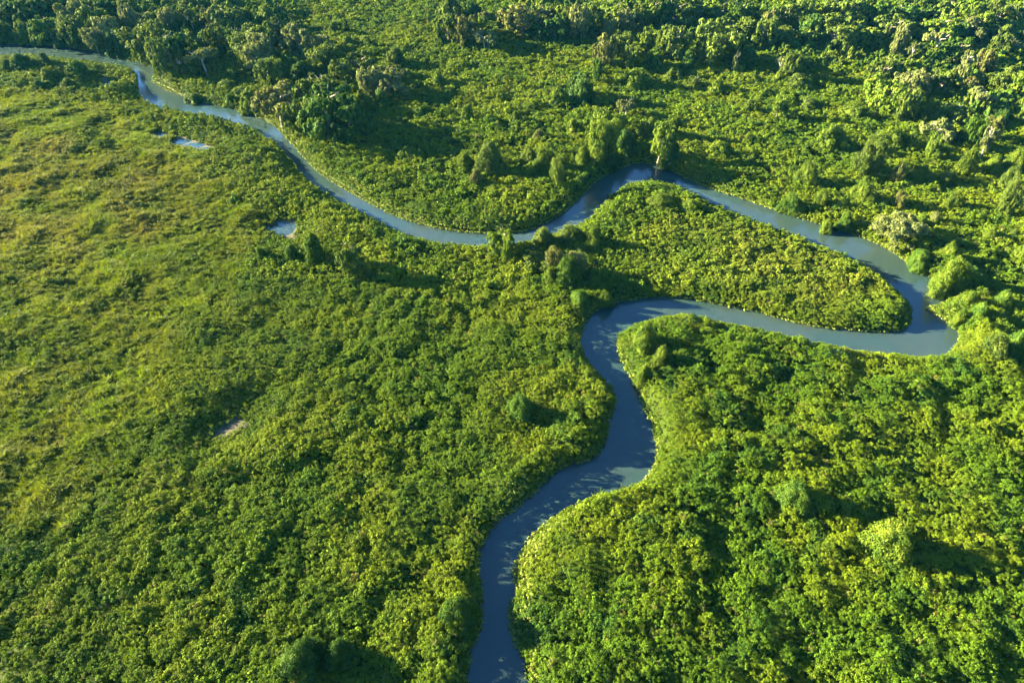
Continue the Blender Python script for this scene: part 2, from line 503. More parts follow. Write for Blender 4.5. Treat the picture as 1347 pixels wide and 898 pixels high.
def clump_mesh(name, g, n_leaves, leaf, tufts, mat):
    """a low shrub top: several leafy tufts on a dome of radius 1"""
    P, N, S = [], [], []
    for k in range(tufts):
        a, rr = g.uniform(0, 6.283), math.sqrt(g.uniform(0, 1)) * 0.72
        c = np.array([rr * math.cos(a), rr * math.sin(a), 0.55 * (1 - rr * rr) + g.uniform(-0.12, 0.22)])
        tr = g.uniform(0.26, 0.44)
        m = n_leaves // tufts
        d = unit(g.normal(size=(m, 3)) + np.array([0, 0, 0.55]))
        P.append(c + d * tr * g.uniform(0.65, 1.05, (m, 1)))
        N.append(d + 0.40 * g.normal(size=(m, 3)) + np.array([0, 0, 0.15]))
        S.append(leaf * g.uniform(0.7, 1.3, m))
    v, f = leaf_quads(np.concatenate(P), np.concatenate(N), np.concatenate(S), g)
    return new_mesh(name, v, f, [mat])

def tuft_mesh(name, g, n, mat):
    """arching grass blades of unit height"""
    V, F = [], []
    for k in range(n):
        a = g.uniform(0, 6.283); lean = g.uniform(0.15, 0.75); h = g.uniform(0.6, 1.05); w = g.uniform(0.02, 0.04)
        d = np.array([math.cos(a), math.sin(a), 0]); s = np.array([-d[1], d[0], 0]) * w
        b0 = np.array([g.uniform(-.25, .25), g.uniform(-.25, .25), 0])
        p1 = b0 + d * lean * 0.35 * h + np.array([0, 0, 0.6 * h]); p2 = b0 + d * lean * h + np.array([0, 0, h * (1 - 0.35 * lean)])
        i = len(V)
        V += [b0 - s, b0 + s, p1 + s, p1 - s, p2 + s * 0.3, p2 - s * 0.3]
        F += [(i, i + 1, i + 2, i + 3), (i + 3, i + 2, i + 4, i + 5)]
    return new_mesh(name, np.array(V), np.array(F), [mat])

def rosette_mesh(name, g, n, mat):
    """water hyacinth: broad upright spoon leaves round a centre"""
    P, N, S = [], [], []
    for k in range(n):
        a = g.uniform(0, 6.283); rr = g.uniform(0.15, 0.8)
        d = np.array([math.cos(a), math.sin(a), 0])
        P.append(d * rr + np.array([0, 0, g.uniform(0.35, 0.75)])); N.append(d * 0.7 + np.array([0, 0, 0.8]) + 0.25 * g.normal(size=3)); S.append(g.uniform(0.22, 0.36))
    v, f = leaf_quads(np.array(P), np.array(N), np.array(S), g, 0.8)
    return new_mesh(name, v, f, [mat])

def make_protos(cname, builder, n):
    c = proto_col(cname)
    for i in range(n):
        o = bpy.data.objects.new('%s_%02d' % (cname, i), builder(i))
        c.objects.link(o)
    return c

PC_NEAR = make_protos('shrub_near', lambda i: clump_mesh('shrub_near', np.random.default_rng(100 + i), [200, 260, 170, 340, 200, 230, 150][i], [0.108, 0.092, 0.125, 0.078, 0.108, 0.1, 0.135][i], [8, 10, 7, 12, 9, 8, 6][i], M_leaf_inst), 7)
PC_FAR = make_protos('shrub_far', lambda i: clump_mesh('shrub_far', np.random.default_rng(200 + i), 84, 0.17, 7, M_leaf_inst), 6)
PC_GRASS = make_protos('grass_tuft', lambda i: tuft_mesh('grass_tuft', np.random.default_rng(300 + i), 64, M_grass), 5)
PC_HYA = make_protos('hyacinth', lambda i: rosette_mesh('hyacinth', np.random.default_rng(400 + i), 13, M_leaf_inst), 4)

def scatter_group(coll):
    ng = bpy.data.node_groups.new('scatter_' + coll.name, 'GeometryNodeTree')
    ng.interface.new_socket('Geometry', in_out='INPUT', socket_type='NodeSocketGeometry')
    ng.interface.new_socket('Geometry', in_out='OUTPUT', socket_type='NodeSocketGeometry')
    gi, go = nn(ng, 'NodeGroupInput'), nn(ng, 'NodeGroupOutput')
    ip = nn(ng, 'GeometryNodeInstanceOnPoints')
    ci = nn(ng, 'GeometryNodeCollectionInfo')
    ci.inputs['Collection'].default_value = coll
    ci.inputs['Separate Children'].default_value = True
    ci.inputs['Reset Children'].default_value = True
    ip.inputs['Pick Instance'].default_value = True
    a_i = nn(ng, 'GeometryNodeInputNamedAttribute', data_type='INT'); a_i.inputs[0].default_value = 'pick'
    a_r = nn(ng, 'GeometryNodeInputNamedAttribute', data_type='FLOAT_VECTOR'); a_r.inputs[0].default_value = 'turn'
    a_s = nn(ng, 'GeometryNodeInputNamedAttribute', data_type='FLOAT_VECTOR'); a_s.inputs[0].default_value = 'size'
    e2r = nn(ng, 'FunctionNodeEulerToRotation')
    L = ng.links.new
    L(gi.outputs[0], ip.inputs['Points'])
    L(ci.outputs[0], ip.inputs['Instance'])
    L(a_i.outputs[0], ip.inputs['Instance Index'])
    L(a_r.outputs[0], e2r.inputs[0])
    L(e2r.outputs[0], ip.inputs['Rotation'])
    L(a_s.outputs[0], ip.inputs['Scale'])
    L(ip.outputs[0], go.inputs[0])
    return ng

def scatter(name, P, turn, size, tintc, npick, coll, label, cat):
    me = bpy.data.meshes.new(name)
    n = len(P)
    me.vertices.add(n)
    me.vertices.foreach_set('co', np.ascontiguousarray(P, np.float32).ravel())
    me.attributes.new('pick', 'INT', 'POINT').data.foreach_set('value', rng.integers(0, npick, n).astype(np.int32))
    me.attributes.new('turn', 'FLOAT_VECTOR', 'POINT').data.foreach_set('vector', np.ascontiguousarray(turn, np.float32).ravel())
    me.attributes.new('size', 'FLOAT_VECTOR', 'POINT').data.foreach_set('vector', np.ascontiguousarray(size, np.float32).ravel())
    me.attributes.new('tint', 'FLOAT_COLOR', 'POINT').data.foreach_set('color', np.concatenate([tintc, np.ones((n, 1))], 1).astype(np.float32).ravel())
    o = link(name, me, label, cat, 'stuff')
    md = o.modifiers.new('scatter', 'NODES')
    md.node_group = scatter_group(coll)
    print(name, n)
    return o

def band(y0, y1, sp, margin=0.16):
    xs = np.arange(-330, 330, sp)
    ys = np.arange(y0, y1, sp)
    X, Y = np.meshgrid(xs, ys)
    X = (X + rng.uniform(-0.5, 0.5, X.shape) * sp).ravel()
    Y = (Y + rng.uniform(-0.5, 0.5, Y.shape) * sp).ravel()
    u, v, d = proj(X, Y, 1.0)
    k = (d > 5) & (u > -1347 * margin) & (u < 1347 * (1 + margin)) & (v > -60) & (v < 898 * 1.55)
    return X[k], Y[k], d[k]

def shrub_points(y0, y1, sp, r0, r1):
    X, Y, D = band(y0, y1, sp)
    s, sp_ = samp(SD, X, Y), samp(SDP, X, Y)
    g = rng
    k = (s > 0.15) & (sp_ > 0.25)
    m = samp(Z_MARSH, X, Y)
    k &= g.random(len(X)) > 0.05 + 0.88 * m * (fbm(X, Y, 9, 131) > 0.36)
    X, Y, D = X[k], Y[k], D[k]
    r = g.uniform(r0, r1, len(X)) * (1 + 0.25 * samp(Z_WOOD, X, Y)) * (0.62 + 0.8 * fbm(X, Y, 13, 301)) * np.where(g.random(len(X)) < 0.07, 1.5, 1.0)
    H = canopy(X, Y)
    e = 0.6
    sx, sy = (canopy(X + e, Y) - H) / e, (canopy(X, Y + e) - H) / e
    turn = np.stack([np.arctan(np.clip(sy, -1, 1)) * 0.8 + g.normal(0, .14, len(X)), -np.arctan(np.clip(sx, -1, 1)) * 0.8 + g.normal(0, .14, len(X)), g.uniform(0, 6.283, len(X))], 1)
    Z = H - 0.45 * r + g.normal(0, 0.14, len(X))
    size = np.stack([r, r, r * g.uniform(0.8, 1.4, len(X))], 1)
    return np.stack([X, Y, Z], 1), turn, size, tint(X, Y, g)

P1 = shrub_points(-4, 120, 0.52, 0.34, 0.58)
scatter('shrub_cover', *P1, 7, PC_NEAR, 'low leafy marsh shrubs of the near half in bright and dark tufts', 'shrubs')
P2 = [shrub_points(120, 190, 0.72, 0.46, 0.78), shrub_points(190, 300, 0.95, 0.6, 1.0), shrub_points(300, 470, 1.3, 0.9, 1.5)]
P2 = [np.concatenate(c) for c in zip(*P2)]
scatter('far_shrub_cover', *P2, 6, PC_FAR, 'leafy shrubs covering the farther half up to the forest', 'shrubs')

# marsh grass
X, Y, D = band(30, 330, 0.68)
m = samp(Z_MARSH, X, Y)
k = (samp(SD, X, Y) > 0.8) & (samp(SDP, X, Y) > 0.2) & (rng.random(len(X)) < m * (0.5 + 0.9 * (fbm(X, Y, 9, 131) > 0.42)) + 0.05 * (fbm(X, Y, 17, 331) > 0.6))
X, Y, D = X[k], Y[k], D[k]
n = len(X)
sz = rng.uniform(1.0, 1.8, n) * (0.35 + 1.5 * fbm(X, Y, 6, 151) ** 1.3)
gt = tint(X, Y, rng)
ye = np.clip((fbm(X, Y, 7, 161) - 0.45) * 4, 0, 1)[:, None]
gt = gt * (0.62 + 0.62 * fbm(X, Y, 8, 181))[:, None] + (np.array([0.13, 0.145, 0.018]) - gt) * 0.5 * ye
scatter('marsh_grass', np.stack([X, Y, canopy(X, Y) * 0.45], 1), np.stack([rng.normal(0, .12, n), rng.normal(0, .12, n), rng.uniform(0, 6.28, n)], 1),
        np.stack([sz, sz, sz * 0.85], 1), gt, 5, PC_GRASS, 'feathery yellow olive marsh grass in soft tufts on the left', 'grass')

# water hyacinth fringe along the banks
X, Y, D = band(8, 330, 0.42)
s = samp(SD, X, Y)
pu, pv, _ = proj(X, Y, 0.3)
strong = np.zeros(len(X))
for (a, b, c, d, wd) in [(665, 640, 790, 860, 2.6), (700, 820, 740, 898, 2.2), (870, 226, 960, 262, 3.0), (395, 176, 490, 290, 2.4), (600, 290, 705, 312, 2.4), (200, 92, 228, 122, 3.0),
                         (140, 66, 175, 84, 1.6), (362, 160, 400, 200, 2.6), (1215, 395, 1262, 432, 3.0), (480, 262, 600, 306, 1.4), (845, 236, 905, 262, 2.0)]:
    strong = np.maximum(strong, np.where((pu > a) & (pu < c) & (pv > b) & (pv < d), wd, 0))
wd = np.maximum(strong, 0.55) * (0.6 + 0.8 * vnoise(X, Y, 5, 171))
k = (s > -0.45 * (strong > 0) - 0.1) & (s < wd)
X, Y = X[k], Y[k]
n = len(X)
r = rng.uniform(0.34, 0.52, n)
ht = np.array([0.105, 0.135, 0.020]) * rng.uniform(0.75, 1.25, (n, 1))
zz = np.where(samp(SD, X, Y) > 0.4, np.maximum(canopy(X, Y) - 0.35, 0.1), 0.02)
scatter('water_hyacinth', np.stack([X, Y, zz], 1), np.stack([rng.normal(0, .1, n), rng.normal(0, .1, n), rng.uniform(0, 6.28, n)], 1),
        np.stack([r, r, r], 1), ht, 4, PC_HYA, 'bright water hyacinth rosettes fringing the river edge', 'water plants')

# ------------------------------------------------------------------ trees and bushes: crown prototypes (radius 1, height 1)
def lobes_to_mesh(name, lobes, g, n_total, leaf, up=0.35):
    """leaves sit on small puffs, the puffs on lobes, so that light and gaps break the crown up"""
    C = np.array([l[0] for l in lobes], float); Rd = np.array([l[1] for l in lobes], float)
    area = (Rd[:, 0] * Rd[:, 2]) ** 0.8; area = area / area.sum()
    P, N = [], []
    for c, r, a in zip(C, Rd, area):
        m = max(14, int(n_total * a))
        K = max(4, m // 34)
        pd = unit(g.normal(size=(K, 3)) + np.array([0, 0, up * 1.6]))
        pc = c + pd * r * g.uniform(0.55, 1.0, (K, 1))
        pr = (r.min() * 0.5 + r.max() * 0.12) * g.uniform(0.6, 1.35, K)
        kk = g.integers(0, K, m)
        d = unit(g.normal(size=(m, 3)) + pd[kk] * 0.8 + np.array([0, 0, 0.35]))
        q = d * pr[kk][:, None] * g.uniform(0.55, 1.08, (m, 1))
        q[:, 2] *= np.clip(r[2] / r[0] * 1.3, 0.3, 1.2)
        P.append(pc[kk] + q); N.append(d + 0.30 * g.normal(size=(m, 3)))
    P, N = np.concatenate(P), np.concatenate(N)
    keep = np.ones(len(P), bool)
    for c, r in zip(C, Rd):
        keep &= (((P - c) / r) ** 2).sum(1) > 0.30
    P, N = P[keep], N[keep]
    v, f = leaf_quads(P, N, leaf * g.uniform(0.65, 1.3, len(P)), g)
    v[:, 2] = np.maximum(v[:, 2], 0.005)
    return new_mesh(name, v, f, [M_leaf_obj])

def crown_round(g, n, leaf):
    L = [((0, 0, 0.52), (0.50, 0.50, 0.22))]
    for k in range(19):
        a, rr = g.uniform(0, 6.283), 0.15 + 0.72 * math.sqrt(g.random())
        z = 0.86 - 0.50 * rr ** 2 + g.uniform(-0.16, 0.05)
        s = g.uniform(0.20, 0.36)
        L.append(((rr * math.cos(a), rr * math.sin(a), z), (s, s, s * 0.36)))
    for k in range(6):
        a, rr = g.uniform(0, 6.283), g.uniform(0.45, 0.75)
        s = g.uniform(0.16, 0.26)
        L.append(((rr * math.cos(a), rr * math.sin(a), g.uniform(0.18, 0.42)), (s, s, s * 0.5)))
    return lobes_to_mesh('round_crown', L, g, n, leaf, 0.8)

def crown_draped(g, n, leaf):
    L = [((0, 0, 0.62), (0.5, 0.5, 0.28))]
    for k in range(9):
        a, rr = g.uniform(0, 6.283), g.uniform(0.35, 0.75)
        s = g.uniform(0.24, 0.38); z = g.uniform(0.50, 0.88)
        L.append(((rr * math.cos(a), rr * math.sin(a), z), (s, s, s * 0.5)))
        zz = z
        low = g.uniform(0.25, 0.95)
        while zz > low:
            zz -= 0.13
            L.append(((rr * 1.05 * math.cos(a) + g.uniform(-.06, .06), rr * 1.05 * math.sin(a) + g.uniform(-.06, .06), zz), (s * 0.62, s * 0.62, 0.12)))
    return lobes_to_mesh('draped_crown', L, g, n, leaf, 0.15)

def crown_open(g, n, leaf):
    L = []
    for k in range(11):
        a, rr = g.uniform(0, 6.283), math.sqrt(g.random()) * 0.8
        s = g.uniform(0.18, 0.30)
        L.append(((rr * math.cos(a), rr * math.sin(a), 0.86 - 0.26 * rr + g.uniform(-.1, .05)), (s, s, s * 0.36)))
    return lobes_to_mesh('open_crown', L, g, n, leaf)

def crown_tall(g, n, leaf):
    L = []
    for k in range(15):
        z = g.uniform(0.40, 0.95); a = g.uniform(0, 6.283); rr = g.uniform(0.15, 0.78) * (1.15 - 0.6 * abs(z - 0.62))
        s = g.uniform(0.16, 0.28)
        L.append(((rr * math.cos(a), rr * math.sin(a), z), (s, s, s * 0.33)))
    return lobes_to_mesh('tall_crown', L, g, int(n * 0.9), leaf)

def crown_mound(g, n, leaf):
    """a blanket of vines over a stump or dead tree: uneven ridge, spurs running down to the ground"""
    ph, po = g.uniform(0, 6.283, 6), g.uniform(-0.22, 0.22, 2)
    def rim(t):
        return 0.82 + 0.20 * np.sin(2 * t + ph[0]) + 0.15 * np.sin(3 * t + ph[1]) + 0.10 * np.sin(5 * t + ph[2])
    def surf(t, q):
        r = rim(t) * q
        p = 1.65 + 0.6 * np.sin(2 * t + ph[3])
        z = (1 - q ** p) * (1 - 0.10 * np.sin(3 * t + ph[4]) * q) + 0.10 * np.sin(7 * q + 4 * t + ph[5]) * q * (1 - q) * 2
        k = 1 - q
        return np.stack([r * np.cos(t) + po[0] * k, r * np.sin(t) + po[1] * k, np.maximum(z, 0) * 0.96], -1)
    K = max(40, n // 75)
    t, q = g.uniform(0, 6.283, K), np.sqrt(g.random(K))
    c = surf(t, q)
    e = 0.03
    nor = unit(np.cross(surf(t, q + e) - c, surf(t + e, q) - c))
    nor *= np.sign(nor[:, 2:3] + 1e-6)
    pr = g.uniform(0.09, 0.25, K)
    c = c + nor * g.uniform(-0.10, 0.06, (K, 1)) * np.array([1, 1, 0.7])
    kk = g.integers(0, K, n)
    d = unit(g.normal(size=(n, 3)) + nor[kk] * 1.1)
    P = c[kk] + d * pr[kk][:, None] * g.uniform(0.5, 1.1, (n, 1)) * np.array([1, 1, 0.8])
    v, f = leaf_quads(P, d + 0.3 * g.normal(size=(n, 3)), leaf * g.uniform(0.65, 1.3, n), g)
    # an opaque leafy underskin so that nothing shows through the blanket
    A, B = 22, 7
    tt, qq = np.meshgrid(np.arange(A) * 6.2832 / A, np.linspace(0.02, 0.97, B))
    sk = surf(tt.ravel(), qq.ravel()) * 0.93
    ii = np.arange(A * B).reshape(B, A)
    fq = np.stack([ii[:-1], np.roll(ii[:-1], -1, 1), np.roll(ii[1:], -1, 1), ii[1:]], -1).reshape(-1, 4)[:, ::-1]
    v2 = np.concatenate([v, sk]); f2 = np.concatenate([f, fq + len(v)])
    v2[:, 2] = np.maximum(v2[:, 2], 0.004)
    return new_mesh('bush_leaves', v2, f2, [M_leaf_obj])

def crown_cone(g, n, leaf):
    L = []
    for k in range(20):
        z = g.uniform(0.05, 0.85); a = g.uniform(0, 6.283); rr = 0.72 * (1 - z) * g.uniform(0.4, 1.0)
        s = 0.20 + 0.22 * (1 - z)
        L.append(((rr * math.cos(a), rr * math.sin(a), z), (s, s, s * 0.6)))
    L.append(((0, 0, 0.9), (0.12, 0.12, 0.10)))
    return lobes_to_mesh('cone_leaves', L, g, n, leaf, 0.2)

def tube(V, F, p0, p1, r0, r1, k=6):
    p0, p1 = np.array(p0, float), np.array(p1, float)
    ax = p1 - p0; ax = ax / (np.linalg.norm(ax) + 1e-9)
    t = np.cross(ax, [0.3, 0.9, 0.1]); t /= np.linalg.norm(t); b = np.cross(ax, t)
    i = len(V)
    for p, r in ((p0, r0), (p1, r1)):
        for j in range(k):
            a = 6.2832 * j / k
            V.append(p + r * (t * math.cos(a) + b * math.sin(a)))
    for j in range(k):
        F.append((i + j, i + (j + 1) % k, i + k + (j + 1) % k, i + k + j))

def trunk_mesh(name, g, fork, mat, thick=0.055, limbs=6, reach=0.65):
    """trunk of unit height with limbs; crown radius 1"""
    V, F = [], []
    bend = [np.array([0, 0, -0.02])]
    for z in (fork * 0.5, fork, fork + (1 - fork) * 0.45):
        bend.append(np.array([g.uniform(-.06, .06), g.uniform(-.06, .06), z]))
    rad = [thick * 1.35, thick, thick * 0.8, thick * 0.4]
    for a, b, r0, r1 in zip(bend[:-1], bend[1:], rad[:-1], rad[1:]):
        tube(V, F, a, b, r0, r1, 8)
    for k in range(limbs):
        a = 6.283 * (k + g.uniform(-.3, .3)) / limbs
        s = bend[2] + (bend[3] - bend[2]) * g.uniform(0, 0.8)
        rr = reach * g.uniform(0.6, 1.0)
        mid = s + np.array([rr * 0.5 * math.cos(a), rr * 0.5 * math.sin(a), (1 - fork) * 0.28])
        end = s + np.array([rr * math.cos(a), rr * math.sin(a), (1 - fork) * g.uniform(0.3, 0.5)])
        tube(V, F, s, mid, thick * 0.5, thick * 0.34, 5)
        tube(V, F, mid, end, thick * 0.34, thick * 0.14, 5)
        tube(V, F, mid, mid + (end - mid) * 0.7 + np.array([-math.sin(a), math.cos(a), 0.1]) * 0.22, thick * 0.26, thick * 0.1, 5)
    return new_mesh(name, np.array(V), np.array(F), [mat], True)

CROWN = {'r': crown_round, 'd': crown_draped, 'u': crown_open, 'p': crown_tall, 'b': crown_mound, 'c': crown_cone}
PROTO = {}
def proto(kind, hi):
    key = (kind, hi)
    if key not in PROTO:
        out = []
        for i in range(3 if hi else 5):
            g = np.random.default_rng(1000 + 37 * i + ord(kind) + 500 * hi)
            me = CROWN[kind](g, 30000 if hi else 11000, 0.023 if hi else 0.038)
            tr = None
            if kind in 'rd':
                tr = trunk_mesh('trunk', g, 0.38, M_bark)
            elif kind in 'up':
                tr = trunk_mesh('trunk', g, 0.5 if kind == 'u' else 0.55, M_pale_bark, 0.05, 6, 0.6)
            out.append((me, tr))
        PROTO[key] = out
    return PROTO[key]

TONE = {'g': (0.058, 0.104, 0.010), 'o': (0.074, 0.104, 0.014), 'y': (0.084, 0.122, 0.010), 'p': (0.112, 0.128, 0.036), 'k': (0.042, 0.082, 0.011), 'w': (0.100, 0.106, 0.024)}  # k: green darkened to paint in the shade on those plants
TONE_WORD = {'g': 'mid green', 'o': 'olive', 'y': 'yellow green', 'p': 'pale greyish', 'k': 'shade-darkened green', 'w': 'dull brownish'}
FORM_WORD = {'r': 'rounded tree', 'd': 'vine-draped tree', 'u': 'open-crowned tree', 'p': 'tall pale-trunked tree', 'b': 'vine-covered bush', 'c': 'conical bush'}
NAME = {'r': 'rounded_tree', 'd': 'vine_draped_tree', 'u': 'open_crowned_tree', 'p': 'pale_trunked_tree', 'b': 'vine_covered_bush', 'c': 'conical_bush'}
ORD = 'first second third fourth fifth sixth seventh eighth ninth tenth eleventh twelfth thirteenth fourteenth fifteenth sixteenth seventeenth eighteenth nineteenth twentieth'.split()

